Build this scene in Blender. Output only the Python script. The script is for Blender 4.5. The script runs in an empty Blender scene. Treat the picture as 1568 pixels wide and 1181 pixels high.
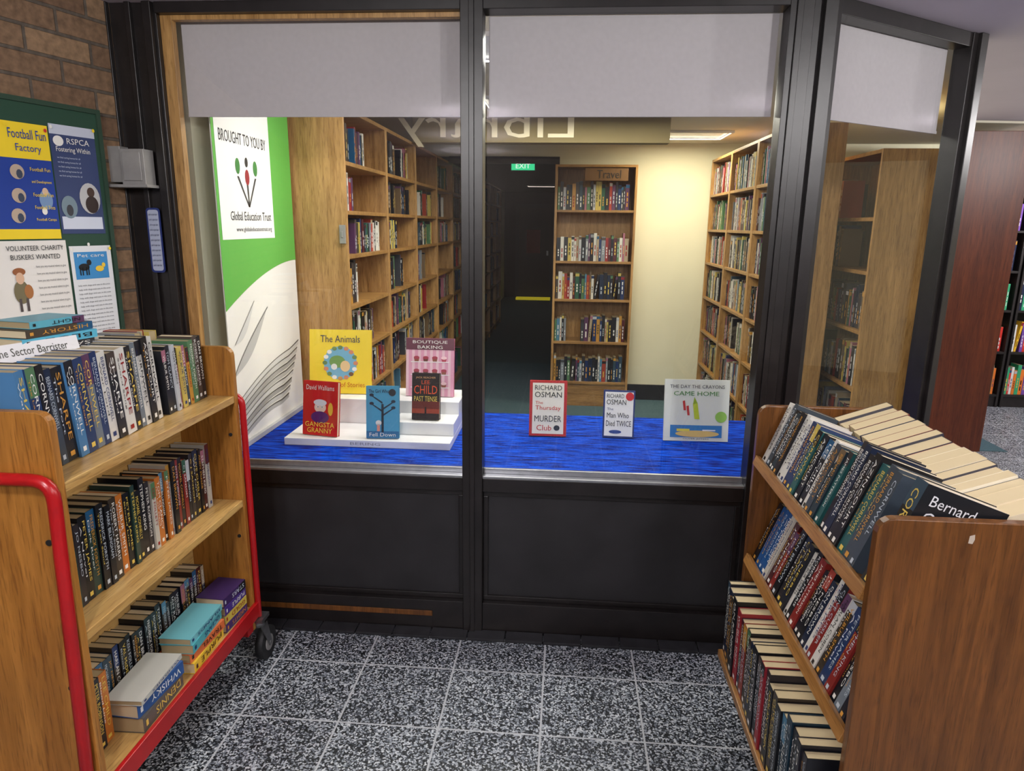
import bpy, math, random
from mathutils import Matrix, Vector
random.seed(11)
R = math.radians
sc = bpy.context.scene
try:
    sc.view_settings.view_transform = 'Standard'
    sc.view_settings.look = 'None'
except Exception as e:
    print(e)

def lin(c):
    c = c/255.0
    return c/12.92 if c <= 0.04045 else ((c+0.055)/1.055)**2.4
def S(r, g, b):
    return (lin(r), lin(g), lin(b), 1.0)

WHITE=S(238,236,230); BLACK=S(18,18,20); PAGE=S(222,206,172); PAGE2=S(176,158,122)

# ---------------------------------------------------------------- materials
def new_mat(name):
    m = bpy.data.materials.new(name); m.use_nodes = True
    nt = m.node_tree
    b = nt.nodes['Principled BSDF']
    return m, nt, b
def plain(name, col, rough=0.5, metal=0.0, noise=0.0, nscale=30, bump=0.0, emis=None, estr=0.0):
    m, nt, b = new_mat(name)
    b.inputs['Base Color'].default_value = col
    b.inputs['Roughness'].default_value = rough
    b.inputs['Metallic'].default_value = metal
    if noise > 0 or bump > 0:
        tc = nt.nodes.new('ShaderNodeTexCoord')
        n = nt.nodes.new('ShaderNodeTexNoise'); n.inputs['Scale'].default_value = nscale
        n.inputs['Detail'].default_value = 5
        nt.links.new(tc.outputs['Object'], n.inputs['Vector'])
        if noise > 0:
            r = nt.nodes.new('ShaderNodeValToRGB')
            r.color_ramp.elements[0].position=0.3; r.color_ramp.elements[1].position=0.7
            r.color_ramp.elements[0].color = tuple([x*(1-noise) for x in col[:3]]+[1])
            r.color_ramp.elements[1].color = tuple([min(1,x*(1+noise)) for x in col[:3]]+[1])
            nt.links.new(n.outputs['Fac'], r.inputs['Fac'])
            nt.links.new(r.outputs['Color'], b.inputs['Base Color'])
        if bump > 0:
            bp = nt.nodes.new('ShaderNodeBump'); bp.inputs['Strength'].default_value = bump
            bp.inputs['Distance'].default_value = 0.003
            nt.links.new(n.outputs['Fac'], bp.inputs['Height'])
            nt.links.new(bp.outputs['Normal'], b.inputs['Normal'])
    if emis:
        b.inputs['Emission Color'].default_value = emis
        b.inputs['Emission Strength'].default_value = estr
    return m
def wood(name, c1, c2, scale=(18,18,1.4), rough=0.4, detail=6):
    m, nt, b = new_mat(name)
    tc = nt.nodes.new('ShaderNodeTexCoord')
    mp = nt.nodes.new('ShaderNodeMapping'); mp.inputs['Scale'].default_value = scale
    n = nt.nodes.new('ShaderNodeTexNoise'); n.inputs['Scale'].default_value = 2.2
    n.inputs['Detail'].default_value = detail; n.inputs['Roughness'].default_value = 0.65
    n.inputs['Distortion'].default_value = 0.6
    r = nt.nodes.new('ShaderNodeValToRGB')
    r.color_ramp.elements[0].position=0.3; r.color_ramp.elements[0].color=c1
    r.color_ramp.elements[1].position=0.68; r.color_ramp.elements[1].color=c2
    n2 = nt.nodes.new('ShaderNodeTexNoise'); n2.inputs['Scale'].default_value = 3.0
    mx = nt.nodes.new('ShaderNodeMix'); mx.data_type='RGBA'; mx.blend_type='MULTIPLY'
    mx.inputs['Factor'].default_value = 0.35
    nt.links.new(tc.outputs['Object'], mp.inputs['Vector'])
    nt.links.new(mp.outputs['Vector'], n.inputs['Vector'])
    nt.links.new(tc.outputs['Object'], n2.inputs['Vector'])
    nt.links.new(n.outputs['Fac'], r.inputs['Fac'])
    nt.links.new(r.outputs['Color'], mx.inputs[6])
    nt.links.new(n2.outputs['Fac'], mx.inputs[7])
    mp2 = nt.nodes.new('ShaderNodeMapping'); mp2.inputs['Scale'].default_value = tuple(s*7 for s in scale)
    n3 = nt.nodes.new('ShaderNodeTexNoise'); n3.inputs['Scale'].default_value = 2.0; n3.inputs['Detail'].default_value=2
    r3 = nt.nodes.new('ShaderNodeValToRGB'); r3.color_ramp.elements[0].position=0.34; r3.color_ramp.elements[0].color=(.62,.58,.54,1)
    r3.color_ramp.elements[1].position=0.46; r3.color_ramp.elements[1].color=(1,1,1,1)
    m3 = nt.nodes.new('ShaderNodeMix'); m3.data_type='RGBA'; m3.blend_type='MULTIPLY'; m3.inputs['Factor'].default_value=0.8
    nt.links.new(tc.outputs['Object'], mp2.inputs['Vector']); nt.links.new(mp2.outputs['Vector'], n3.inputs['Vector'])
    nt.links.new(n3.outputs['Fac'], r3.inputs['Fac'])
    nt.links.new(mx.outputs[2], m3.inputs[6]); nt.links.new(r3.outputs['Color'], m3.inputs[7])
    nt.links.new(m3.outputs[2], b.inputs['Base Color'])
    b.inputs['Roughness'].default_value = rough
    return m
def attr_mat(name, rough=0.4):
    m, nt, b = new_mat(name)
    a = nt.nodes.new('ShaderNodeAttribute'); a.attribute_name = 'Col'
    nt.links.new(a.outputs['Color'], b.inputs['Base Color'])
    b.inputs['Roughness'].default_value = rough
    return m

M_PRINT = attr_mat('printed_paper_and_card', 0.36)
M_MATTE = attr_mat('matte_print', 0.7)
M_FRAME = plain('dark_painted_metal', S(27,23,23), 0.36, 0.0, 0.35, 14, 0.15)
M_PANEL = plain('charcoal_panel', S(36,35,37), 0.5, 0.0, 0.3, 6, 0.1)
M_TILE = plain('black_tile', S(42,42,46), 0.3, 0.0, 0.3, 20, 0.1)
M_ALU = plain('aluminium', S(170,172,176), 0.3, 0.8, 0.1, 40)
M_OAK = wood('oak_veneer', S(158,114,60), S(212,166,104))
M_OAKD = wood('oak_shelf', S(140,98,50), S(196,150,88), (1.5,18,18))
M_PINE = wood('birch_ply', S(150,96,34), S(200,138,62), (14,14,1.0), 0.35)
M_PINEL = wood('birch_ply_shelf', S(196,148,80), S(230,190,120), (14,1.0,14), 0.3)
M_OAKR = wood('trolley_oak', S(88,52,20), S(136,86,38), (22,22,1.3), 0.32)
M_OAKRL = wood('trolley_oak_lip', S(150,100,48), S(196,142,80), (20,1.0,20), 0.32)
M_REDW = wood('mahogany_panel', S(78,34,18), S(118,58,30), (16,16,1.0), 0.4)
M_BLIND = plain('blind_fabric', S(206,198,204), 0.85, 0, 0.03, 60, 0.05)
M_CREAM = plain('cream_paint', S(226,222,196), 0.8, 0, 0.03, 3)
M_LOBBY = plain('lobby_wall_paint', S(120,112,108), 0.8, 0, 0.05, 3)
M_BEAM = plain('shaded_cream_paint', S(140,126,88), 0.8, 0, 0.05, 3)  # cream darkened evenly, the beam's shading put into the colour
M_CEILIN = plain('cream_ceiling', S(214,208,190), 0.85, 0, 0.03, 3)
M_CEIL = plain('ceiling_paint', S(192,182,194), 0.85, 0, 0.03, 4)
M_CARPET = plain('teal_carpet', S(66,94,102), 0.95, 0, 0.3, 200, 0.3)
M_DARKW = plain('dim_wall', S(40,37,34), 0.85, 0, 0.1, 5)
M_RED = plain('red_enamel', S(170,18,24), 0.28, 0, 0.1, 8)
M_RUBBER = plain('black_rubber', S(26,26,28), 0.6, 0, 0.2, 30)
M_STEEL = plain('steel', S(150,150,152), 0.3, 0.9, 0.1, 40)
M_PLASTW = plain('white_gloss', S(236,236,238), 0.25, 0, 0.02, 10)
M_BLKSHELF = plain('black_shelving', S(34,30,30), 0.5, 0, 0.2, 20)
M_GREY = plain('grey_box', S(150,148,146), 0.4, 0.2, 0.1, 20)

def blue_cloth():
    m, nt, b = new_mat('blue_cloth')
    tc = nt.nodes.new('ShaderNodeTexCoord')
    mp = nt.nodes.new('ShaderNodeMapping'); mp.inputs['Scale'].default_value=(5,60,1)
    n = nt.nodes.new('ShaderNodeTexNoise'); n.inputs['Scale'].default_value=2.5; n.inputs['Detail'].default_value=5
    r = nt.nodes.new('ShaderNodeValToRGB')
    r.color_ramp.elements[0].position=0.38; r.color_ramp.elements[0].color=S(0,12,96)
    r.color_ramp.elements[1].position=0.66; r.color_ramp.elements[1].color=S(2,84,224)
    nt.links.new(tc.outputs['Object'],mp.inputs['Vector']); nt.links.new(mp.outputs['Vector'],n.inputs['Vector'])
    nt.links.new(n.outputs['Fac'],r.inputs['Fac']); nt.links.new(r.outputs['Color'],b.inputs['Base Color'])
    bp = nt.nodes.new('ShaderNodeBump'); bp.inputs['Strength'].default_value=0.8; bp.inputs['Distance'].default_value=0.006
    nt.links.new(n.outputs['Fac'],bp.inputs['Height']); nt.links.new(bp.outputs['Normal'],b.inputs['Normal'])
    b.inputs['Roughness'].default_value=0.9
    b.inputs['Specular IOR Level'].default_value=0.1
    return m
M_BLUE = blue_cloth()

def terrazzo():
    m, nt, b = new_mat('terrazzo_tiles')
    tc = nt.nodes.new('ShaderNodeTexCoord')
    v = nt.nodes.new('ShaderNodeTexVoronoi'); v.inputs['Scale'].default_value = 190
    nt.links.new(tc.outputs['Object'], v.inputs['Vector'])
    sp = nt.nodes.new('ShaderNodeSeparateColor')
    nt.links.new(v.outputs['Color'], sp.inputs['Color'])
    r = nt.nodes.new('ShaderNodeValToRGB'); cr = r.color_ramp; cr.interpolation='CONSTANT'
    cr.elements[0].position=0; cr.elements[0].color=S(28,32,38)
    cr.elements[1].position=0.38; cr.elements[1].color=S(70,76,84)
    for p,c in ((0.52,S(126,134,144)),(0.67,S(180,188,196)),(0.84,S(220,226,230))):
        e = cr.elements.new(p); e.color=c
    nt.links.new(sp.outputs['Red'], r.inputs['Fac'])
    mp = nt.nodes.new('ShaderNodeMapping'); mp.inputs['Location'].default_value=(0.042+0.333*30,-2.203+0.307*30,0)
    bt = nt.nodes.new('ShaderNodeTexBrick'); bt.offset=0; bt.squash=1
    bt.inputs['Scale'].default_value=1; bt.inputs['Brick Width'].default_value=0.333
    bt.inputs['Row Height'].default_value=0.307; bt.inputs['Mortar Size'].default_value=0.0032
    bt.inputs['Mortar Smooth'].default_value=0.0
    nt.links.new(tc.outputs['Object'], mp.inputs['Vector']); nt.links.new(mp.outputs['Vector'], bt.inputs['Vector'])
    bt.inputs['Color1'].default_value=(1,1,1,1); bt.inputs['Color2'].default_value=(.78,.78,.80,1)
    ml = nt.nodes.new('ShaderNodeMix'); ml.data_type='RGBA'; ml.blend_type='MULTIPLY'; ml.inputs['Factor'].default_value=1
    nt.links.new(r.outputs['Color'], ml.inputs[6]); nt.links.new(bt.outputs['Color'], ml.inputs[7])
    mx = nt.nodes.new('ShaderNodeMix'); mx.data_type='RGBA'
    nt.links.new(bt.outputs['Fac'], mx.inputs['Factor'])
    nt.links.new(ml.outputs[2], mx.inputs[6]); mx.inputs[7].default_value=S(196,200,204)
    nt.links.new(mx.outputs[2], b.inputs['Base Color'])
    b.inputs['Roughness'].default_value=0.42
    return m
M_TERR = terrazzo()

def brick_mat():
    m, nt, b = new_mat('brick_wall')
    tc = nt.nodes.new('ShaderNodeTexCoord')
    sx = nt.nodes.new('ShaderNodeSeparateXYZ'); cx = nt.nodes.new('ShaderNodeCombineXYZ')
    nt.links.new(tc.outputs['Object'], sx.inputs[0]); nt.links.new(sx.outputs['X'], cx.inputs['X']); nt.links.new(sx.outputs['Z'], cx.inputs['Y'])
    bt = nt.nodes.new('ShaderNodeTexBrick')
    bt.inputs['Scale'].default_value=1; bt.inputs['Brick Width'].default_value=0.225; bt.inputs['Row Height'].default_value=0.075
    bt.inputs['Mortar Size'].default_value=0.006; bt.inputs['Mortar Smooth'].default_value=0.3
    bt.inputs['Color1'].default_value=S(140,112,84); bt.inputs['Color2'].default_value=S(108,82,62); bt.inputs['Mortar'].default_value=S(90,80,70)
    nt.links.new(cx.outputs[0], bt.inputs['Vector'])
    n = nt.nodes.new('ShaderNodeTexNoise'); n.inputs['Scale'].default_value=45; n.inputs['Detail'].default_value=6
    nt.links.new(tc.outputs['Object'], n.inputs['Vector'])
    mx = nt.nodes.new('ShaderNodeMix'); mx.data_type='RGBA'; mx.blend_type='OVERLAY'; mx.inputs['Factor'].default_value=0.8
    nt.links.new(bt.outputs['Color'], mx.inputs[6]); nt.links.new(n.outputs['Fac'], mx.inputs[7])
    nt.links.new(mx.outputs[2], b.inputs['Base Color'])
    bp = nt.nodes.new('ShaderNodeBump'); bp.inputs['Strength'].default_value=0.8; bp.inputs['Distance'].default_value=0.006; bp.invert=True
    ad = nt.nodes.new('ShaderNodeMath'); ad.operation='MULTIPLY_ADD'; ad.inputs[1].default_value=-0.5
    nt.links.new(n.outputs['Fac'], ad.inputs[0]); nt.links.new(bt.outputs['Fac'], ad.inputs[2])
    nt.links.new(ad.outputs[0], bp.inputs['Height']); nt.links.new(bp.outputs['Normal'], b.inputs['Normal'])
    b.inputs['Roughness'].default_value=0.8
    return m
M_BRICK = brick_mat()

def glass_mat():
    m = bpy.data.materials.new('window_glass'); m.use_nodes=True; nt=m.node_tree; nt.nodes.clear()
    o=nt.nodes.new('ShaderNodeOutputMaterial'); mx=nt.nodes.new('ShaderNodeMixShader')
    t=nt.nodes.new('ShaderNodeBsdfTransparent'); t.inputs[0].default_value=(0.97,0.98,0.97,1)
    g=nt.nodes.new('ShaderNodeBsdfGlossy'); g.inputs['Roughness'].default_value=0.01
    f=nt.nodes.new('ShaderNodeLayerWeight'); f.inputs['Blend'].default_value=0.5
    p=nt.nodes.new('ShaderNodeMath'); p.operation='POWER'; p.inputs[1].default_value=5
    q=nt.nodes.new('ShaderNodeMath'); q.operation='MULTIPLY_ADD'; q.inputs[1].default_value=0.9; q.inputs[2].default_value=0.045
    nt.links.new(f.outputs['Facing'],p.inputs[0]); nt.links.new(p.outputs[0],q.inputs[0])
    nt.links.new(q.outputs[0],mx.inputs[0]); nt.links.new(t.outputs[0],mx.inputs[1]); nt.links.new(g.outputs[0],mx.inputs[2]); nt.links.new(mx.outputs[0],o.inputs[0])
    return m
M_GLASS = glass_mat()

# ---------------------------------------------------------------- mesh builder
_tc = {}
def text_geo(s):
    if s in _tc: return _tc[s]
    cu = bpy.data.curves.new('t','FONT'); cu.body=s; cu.size=1; cu.resolution_u=2
    ob = bpy.data.objects.new('t',cu); sc.collection.objects.link(ob)
    dg = bpy.context.evaluated_depsgraph_get(); dg.update()
    me = ob.evaluated_get(dg).to_mesh()
    vs=[(v.co.x,v.co.y) for v in me.vertices]; fs=[tuple(p.vertices) for p in me.polygons]
    ob.evaluated_get(dg).to_mesh_clear()
    bpy.data.objects.remove(ob); bpy.data.curves.remove(cu)
    if vs:
        x0=min(v[0] for v in vs); x1=max(v[0] for v in vs); y0=min(v[1] for v in vs); y1=max(v[1] for v in vs)
        w=max(x1-x0,1e-4); h=max(y1-y0,1e-4)
        vs=[((v[0]-x0)/w,(v[1]-y0)/h) for v in vs]; asp=w/h
    else: asp=1
    _tc[s]=(vs,fs,asp); return _tc[s]

I4 = Matrix.Identity(4)
def frame(o, right, up):
    r=Vector(right).normalized(); u=Vector(up).normalized(); n=r.cross(u)
    return Matrix(((r.x,u.x,n.x,o[0]),(r.y,u.y,n.y,o[1]),(r.z,u.z,n.z,o[2]),(0,0,0,1)))
def T(x,y,z): return Matrix.Translation((x,y,z))
def Rz(d): return Matrix.Rotation(R(d),4,'Z')
def Rx(d): return Matrix.Rotation(R(d),4,'X')
def Ry(d): return Matrix.Rotation(R(d),4,'Y')

class MB:
    def __init__(s): s.v=[];s.f=[];s.c=[];s.m=[];s.sm=[]
    def poly(s,pts,col=WHITE,mi=0,M=I4,smooth=False):
        b=len(s.v); s.v+= [tuple(M@Vector(p)) for p in pts]; s.f.append(tuple(range(b,b+len(pts)))); s.c.append(col); s.m.append(mi); s.sm.append(smooth)
    def box(s,x0,x1,y0,y1,z0,z1,col=WHITE,mi=0,M=I4,top=None,back=None,front=None,bot=None):
        b=len(s.v)
        for p in ((x0,y0,z0),(x1,y0,z0),(x1,y1,z0),(x0,y1,z0),(x0,y0,z1),(x1,y0,z1),(x1,y1,z1),(x0,y1,z1)):
            s.v.append(tuple(M@Vector(p)))
        for q,cc in (((0,3,2,1),bot or col),((4,5,6,7),top or col),((0,1,5,4),front or col),((1,2,6,5),col),((2,3,7,6),back or col),((3,0,4,7),col)):
            s.f.append(tuple(b+i for i in q)); s.c.append(cc); s.m.append(mi); s.sm.append(False)
    def rect(s,x0,y0,x1,y1,col,z=0.0008,M=I4,mi=0):
        s.poly([(x0,y0,z),(x1,y0,z),(x1,y1,z),(x0,y1,z)],col,mi,M)
    def ell(s,cx,cy,rx,ry,col,z=0.0012,M=I4,mi=0,n=20,a0=0,a1=360):
        s.poly([(cx+rx*math.cos(R(a0+(a1-a0)*i/n)),cy+ry*math.sin(R(a0+(a1-a0)*i/n)),z) for i in range(n if a1-a0==360 else n+1)],col,mi,M)
    def text(s,t,x,y,w,h,col,z=0.0016,M=I4,mi=0,keep=False,align='L'):
        vs,fs,asp=text_geo(t)
        if keep:
            ww=min(w,h*asp); 
            if align=='C': x=x+(w-ww)/2
            w=ww
        b=len(s.v); s.v+=[tuple(M@Vector((x+a*w,y+c*h,z))) for a,c in vs]
        for f in fs: s.f.append(tuple(b+i for i in f)); s.c.append(col); s.m.append(mi); s.sm.append(False)
    def prism(s,pts,z0,z1,col=WHITE,mi=0,M=I4):
        n=len(pts); b=len(s.v)
        s.v+=[tuple(M@Vector((p[0],p[1],z0))) for p in pts]+[tuple(M@Vector((p[0],p[1],z1))) for p in pts]
        fs=[tuple(b+i for i in reversed(range(n))),tuple(b+n+i for i in range(n))]+[(b+i,b+(i+1)%n,b+n+(i+1)%n,b+n+i) for i in range(n)]
        for f in fs: s.f.append(f); s.c.append(col); s.m.append(mi); s.sm.append(False)
    def ribbon(s,fn,w,col,z,M=I4,n=18):
        for i in range(n):
            a=fn(i/n); b=fn((i+1)/n); wa=w(i/n); wb=w((i+1)/n)
            s.poly([(a[0],a[1]-wa,z),(b[0],b[1]-wb,z),(b[0],b[1],z),(a[0],a[1],z)],col,0,M)
    def tube(s,pts,r,col=WHITE,mi=0,n=10,closed=False):
        P=[Vector(p) for p in pts]; b=len(s.v); up=Vector((0.13,0.21,0.97)).normalized(); k=len(P)
        for i,p in enumerate(P):
            if i==0: d=P[1]-P[0]
            elif i==k-1: d=P[-1]-P[-2]
            else: d=(P[i+1]-P[i]).normalized()+(P[i]-P[i-1]).normalized()
            d.normalize()
            a=d.cross(up)
            if a.length<0.2: a=d.cross(Vector((1,0.1,0)))
            if i>0:
                a=prev-d*prev.dot(d)
            a.normalize(); prev=a.copy(); c=d.cross(a)
            for j in range(n):
                an=2*math.pi*j/n; s.v.append(tuple(p+(a*math.cos(an)+c*math.sin(an))*r))
        for i in range(k-1):
            for j in range(n):
                s.f.append((b+i*n+j,b+i*n+(j+1)%n,b+(i+1)*n+(j+1)%n,b+(i+1)*n+j)); s.c.append(col); s.m.append(mi); s.sm.append(True)
        s.f.append(tuple(b+j for j in reversed(range(n)))); s.c.append(col); s.m.append(mi); s.sm.append(False)
        s.f.append(tuple(b+(k-1)*n+j for j in range(n))); s.c.append(col); s.m.append(mi); s.sm.append(False)
    def cyl(s,c,axis,r,hw,col=WHITE,mi=0,n=24):
        a=Vector(axis).normalized(); c=Vector(c); s.tube([c-a*hw,c+a*hw],r,col,mi,n)
    def build(s,name,mats,parent=None,bevel=0.0):
        me=bpy.data.meshes.new(name); me.from_pydata(s.v,[],s.f)
        ca=me.color_attributes.new('Col','FLOAT_COLOR','CORNER')
        data=[]
        for f,c in zip(s.f,s.c): data+= list(c)*len(f)
        ca.data.foreach_set('color',data)
        me.polygons.foreach_set('material_index',s.m)
        me.polygons.foreach_set('use_smooth',s.sm)
        for m in mats: me.materials.append(m)
        me.update()
        ob=bpy.data.objects.new(name,me); sc.collection.objects.link(ob)
        if parent: ob.parent=parent
        if bevel>0:
            bv=ob.modifiers.new('bevel','BEVEL'); bv.width=bevel; bv.segments=2; bv.limit_method='ANGLE'; bv.angle_limit=R(50)
        return ob
def empty(name,loc=(0,0,0)):
    e=bpy.data.objects.new(name,None); sc.collection.objects.link(e); e.empty_display_size=0.1
    return e
def rpath(pts,r,n=5):
    P=[Vector(p) for p in pts]; out=[P[0]]
    for i in range(1,len(P)-1):
        a=(P[i-1]-P[i]).normalized(); b=(P[i+1]-P[i]).normalized()
        p0=P[i]+a*r; p1=P[i]+b*r
        for k in range(n+1):
            t=k/n; out.append(p0*(1-t)**2+P[i]*2*t*(1-t)+p1*t*t)
    out.append(P[-1]); return out

# ---------------------------------------------------------------- books
PAL=[S(24,26,34)]*7+[S(214,212,204)]*2+[S(28,50,96),S(30,84,124),S(80,130,160),S(140,34,36),S(160,60,44),S(190,140,60),S(196,176,90),S(40,90,70),S(80,120,84),S(90,56,90),S(160,100,120),S(70,60,56),S(110,90,66),S(170,154,128),S(48,70,86),S(80,24,34),S(130,136,144),S(186,190,196),S(20,36,62),S(50,46,50),S(60,64,72)]
BRIGHT=[S(240,240,236),S(220,60,50),S(240,190,50),S(50,130,200),S(60,170,120),S(210,90,150),S(240,130,50),S(120,80,170),S(30,40,70),S(90,200,220)]
DARKPAL=[S(20,22,28)]*6+[S(30,30,40),S(24,36,60),S(24,50,66),S(70,24,28),S(56,48,40),S(190,186,176),S(130,40,36),S(36,60,54),S(190,110,40),S(44,40,44)]
CORNPAL=[S(26,30,40),S(36,56,96),S(28,80,140),S(70,120,164),S(110,120,130),S(214,212,206),S(30,50,60),S(24,24,28),S(60,70,80),S(174,180,188),S(30,30,36),S(40,90,90),S(214,212,206)]
NAMES=['LEE CHILD','IAN RANKIN','JAMES PATTERSON','CLIVE CUSSLER','WILBUR SMITH','TOM CLANCY','ROBERT HARRIS','MICHAEL CONNELLY','DAN BROWN','STEPHEN KING','PETER JAMES','VAL McDERMID','JO NESBO','MARK BILLINGHAM','C J SANSOM','ANDY McNAB','FREDERICK FORSYTH','KEN FOLLETT','HARLAN COBEN','PETER ROBINSON']
CORN=['BERNARD CORNWELL','CORNWELL','CORNWELL','BERNARD CORNWELL','SHARPE','AZINCOURT','CORNWELL']
def lum(c): return 0.3*c[0]+0.6*c[1]+0.1*c[2]
def ink(c):
    if lum(c)>0.3: return random.choice([BLACK,S(150,24,24),S(24,50,110),BLACK])
    return random.choice([WHITE,WHITE,S(226,196,90),S(230,230,230),S(210,150,60),S(190,200,210)])
def book(mb,M,w,h,d,col,detail,title=None,sub=None,thin=None,page=None):
    if detail==0:
        mb.box(0,w,0,d,0,h,col,M=M,top=PAGE2,back=PAGE2)
        ik=ink(col)
        a=random.uniform(.1,.3); b=random.uniform(.5,.85)
        n=random.choice((2,3,4))
        for i in range(n):
            u0=a+(b-a)*i/n; u1=a+(b-a)*(i+.72)/n
            mb.poly([(w*.34,-.0006,h*u0),(w*.64,-.0006,h*u0),(w*.64,-.0006,h*u1),(w*.34,-.0006,h*u1)],ik,M=M)
        if random.random()<.4:
            c2=random.choice(PAL); mb.poly([(0,-.0005,h*.86),(w,-.0005,h*.86),(w,-.0005,h*.97),(0,-.0005,h*.97)],c2,M=M)
        return
    t=thin or (.0012 if d<.15 else .002)
    mb.box(0,t,0,d,0,h,col,M=M); mb.box(w-t,w,0,d,0,h,col,M=M); mb.box(t,w-t,0,t,0,h,col,M=M)
    mb.box(t,w-t,t,d-.001 if thin else d-.002,.002,h-(.0006 if thin else .002),page or (PAGE if random.random()<.3 else PAGE2),M=M)
    ik=ink(col)
    F=M@Matrix(((0,1,0,0),(0,0,-1,0),(-1,0,0,h),(0,0,0,1)))   # text x -> -z, y -> x, normal -> -y
    if random.random()<.35:
        c2=random.choice(PAL); k=random.uniform(.12,.35)
        mb.rect(0,0.0,h*k,w,c2,.0004,F)
    if title:
        if sub and w>.024:
            mb.text(title,h*.06,w*.42,h*.72,w*.36,ik,.0009,F); mb.text(sub,h*.1,w*.12,h*.6,w*.18,ink(col),.0009,F)
        else: mb.text(title,h*.08,w*.24,h*random.uniform(.5,.72),w*.5,ik,.0009,F)
    mb.rect(h*.9,w*.3,h*.95,w*.7,ik,.0009,F)
def row(mb,M,L,hr=(.17,.2),dr=(.11,.13),wr=(.015,.035),pal=PAL,detail=0,names=NAMES,gap=0.0,lean=0.06,uniform=None,xs=0.0,thin=None,page=None):
    x=xs; k=0
    while x<L-wr[1]-.004:
        if gap and random.random()<gap:
            x+=random.uniform(.03,.16); continue
        w=random.uniform(*wr); h=random.uniform(*hr); d=random.uniform(*dr)
        if uniform and random.random()<.6: h=uniform
        B=M@T(x,random.uniform(0,.008),0)
        if random.random()<lean:
            a=random.uniform(3,9)
            if x+w*1.1+h*math.sin(R(a))<L:
                B=M@T(x,random.uniform(0,.006),w*math.sin(R(a)))@Ry(a); x+=h*math.sin(R(a))*.9
        book(mb,B,w,h,d,random.choice(pal),detail,random.choice(names),random.choice(['The Last Stand','A Novel','War Lord','Dark River','The Fort','Blood Line','No Way Out']),thin,page)
        x+=w+.0012; k+=1
def tilted_row(mb,M,L,ang,hr,dr,wr,pal,names):
    """whole row leaning together (tops towards -x), packed spine to spine"""
    x=hr[1]*math.sin(R(ang))+.004; c=math.cos(R(ang))
    while x<L-wr[1]*1.1:
        w=random.uniform(*wr); h=random.uniform(*hr); d=random.uniform(*dr)
        book(mb,M@T(x,random.uniform(0,.008),0)@Ry(-ang),w,h,d,random.choice(pal),1,random.choice(names),random.choice(['The Last Stand','War Lord','The Fort','Sword Song']))
        x+=w/c+.001

# ---------------------------------------------------------------- bookcase
def bookcase(M,W,D,H,zs,mat=None,matS=None,fill=.03,name='bookcase',maxh=.24,pal=PAL,dens=1.0,base=.08,detail=0,skip=()):
    e=empty(name)
    mb=MB(); t=.02
    mb.box(0,t,0,D,0,H,mi=0,M=M); mb.box(W-t,W,0,D,0,H,mi=0,M=M)
    mb.box(t,W-t,D-.008,D,0.0,H,mi=0,M=M); mb.box(t,W-t,0,D-.008,H-t,H,mi=1,M=M)
    mb.box(t,W-t,.02,.035,0,zs[0]-t,mi=1,M=M)
    for z in zs: mb.box(t,W-t,0.002,D-.008,z-t,z,mi=1,M=M)
    mb.build('carcass',[mat or M_OAK,matS or M_OAKD],e,.0015)
    bb=MB(); zz=list(zs)+[H-t]
    for i,z in enumerate(zs):
        if i in skip: continue
        hm=min(maxh,zz[i+1]-t-z-.012)
        r=M@T(t+.006,.02+random.uniform(0,.02),z+.0005)
        L=W-2*t-.012
        xs=0
        if random.random()>dens: L*=random.uniform(.3,.8)
        row(bb,r,L,(hm*.78,hm),(.11,.15),(.014,.036),pal,detail,gap=fill,lean=.03)
    if bb.v: bb.build('books',[M_PRINT],e)
    return e

# ================================================================ ROOM
H=1.6
mb=MB(); mb.box(-4,7,-3,2.56,-.1,0); mb.box(0.85,7,2.56,9,-.1,-.0005)
mb.build('floor',[M_TERR])
mb=MB(); mb.prism([(-1.5,2.56),(1.0,2.56),(1.56,3.02),(2.60,5.12),(3.3,5.12),(3.3,6.4),(.1,6.4),(.1,15.6),(-1.5,15.6)],0.0005,.004)
mb.build('floor_interior',[M_CARPET])
mb=MB(); mb.box(-4,7,-3,16,2.32,2.42); mb.build('ceiling',[M_CEIL])
mb=MB(); mb.prism([(-1.5,2.6),(.95,2.6),(1.50,3.04),(2.52,5.1),(3.3,5.2),(3.3,6.4),(-1.5,6.4)],2.305,2.3195)
mb.build('ceiling_interior',[M_CEILIN])
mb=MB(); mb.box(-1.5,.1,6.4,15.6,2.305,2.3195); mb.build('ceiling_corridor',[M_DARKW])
wl=(0.2607,0.9654)
mb=MB(); mb.box(-3.6,.88,-.15,0,0,2.32)
ob=mb.build('wall_left',[M_BRICK])
WO=(-1.8095,1.6,0)
ob.matrix_world=Matrix(((wl[0],wl[1],0,WO[0]),(wl[1],-wl[0],0,WO[1]),(0,0,1,0),(0,0,0,1)))
mb=MB(); mb.box(-4,7,-3.1,-3,0,2.32); mb.build('wall_back',[M_LOBBY])
mb=MB(); mb.box(7,7.1,-3,9,0,2.32); mb.build('wall_right',[M_CREAM])
mb=MB(); mb.box(3.3,7,9,9.1,0,2.32); mb.build('wall_far',[M_CREAM])
mb=MB(); mb.box(-1.52,-1.41,2.60,15.6,0,2.305); mb.build('wall_interior_left',[M_CREAM])
mb=MB(); mb.box(-.13,3.3,6.38,6.48,0,2.305); mb.box(-1.40,-.13,6.38,6.48,2.19,2.305)
mb.build('wall_interior_back',[M_CREAM])
mb=MB(); mb.box(-1.08,-.13,6.36,6.38,2.13,2.19); mb.box(-.13,-.09,6.36,6.379,0,2.19)
mb.build('trim_1',[M_FRAME])
mb=MB(); mb.box(.58,3.2,6.362,6.379,.004,.15); mb.build('baseboard_interior',[M_FRAME],bevel=.002)
mb=MB(); mb.box(-1.08,.66,4.90,5.02,2.145,2.305); mb.build('ceiling_beam',[M_BEAM])
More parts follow.
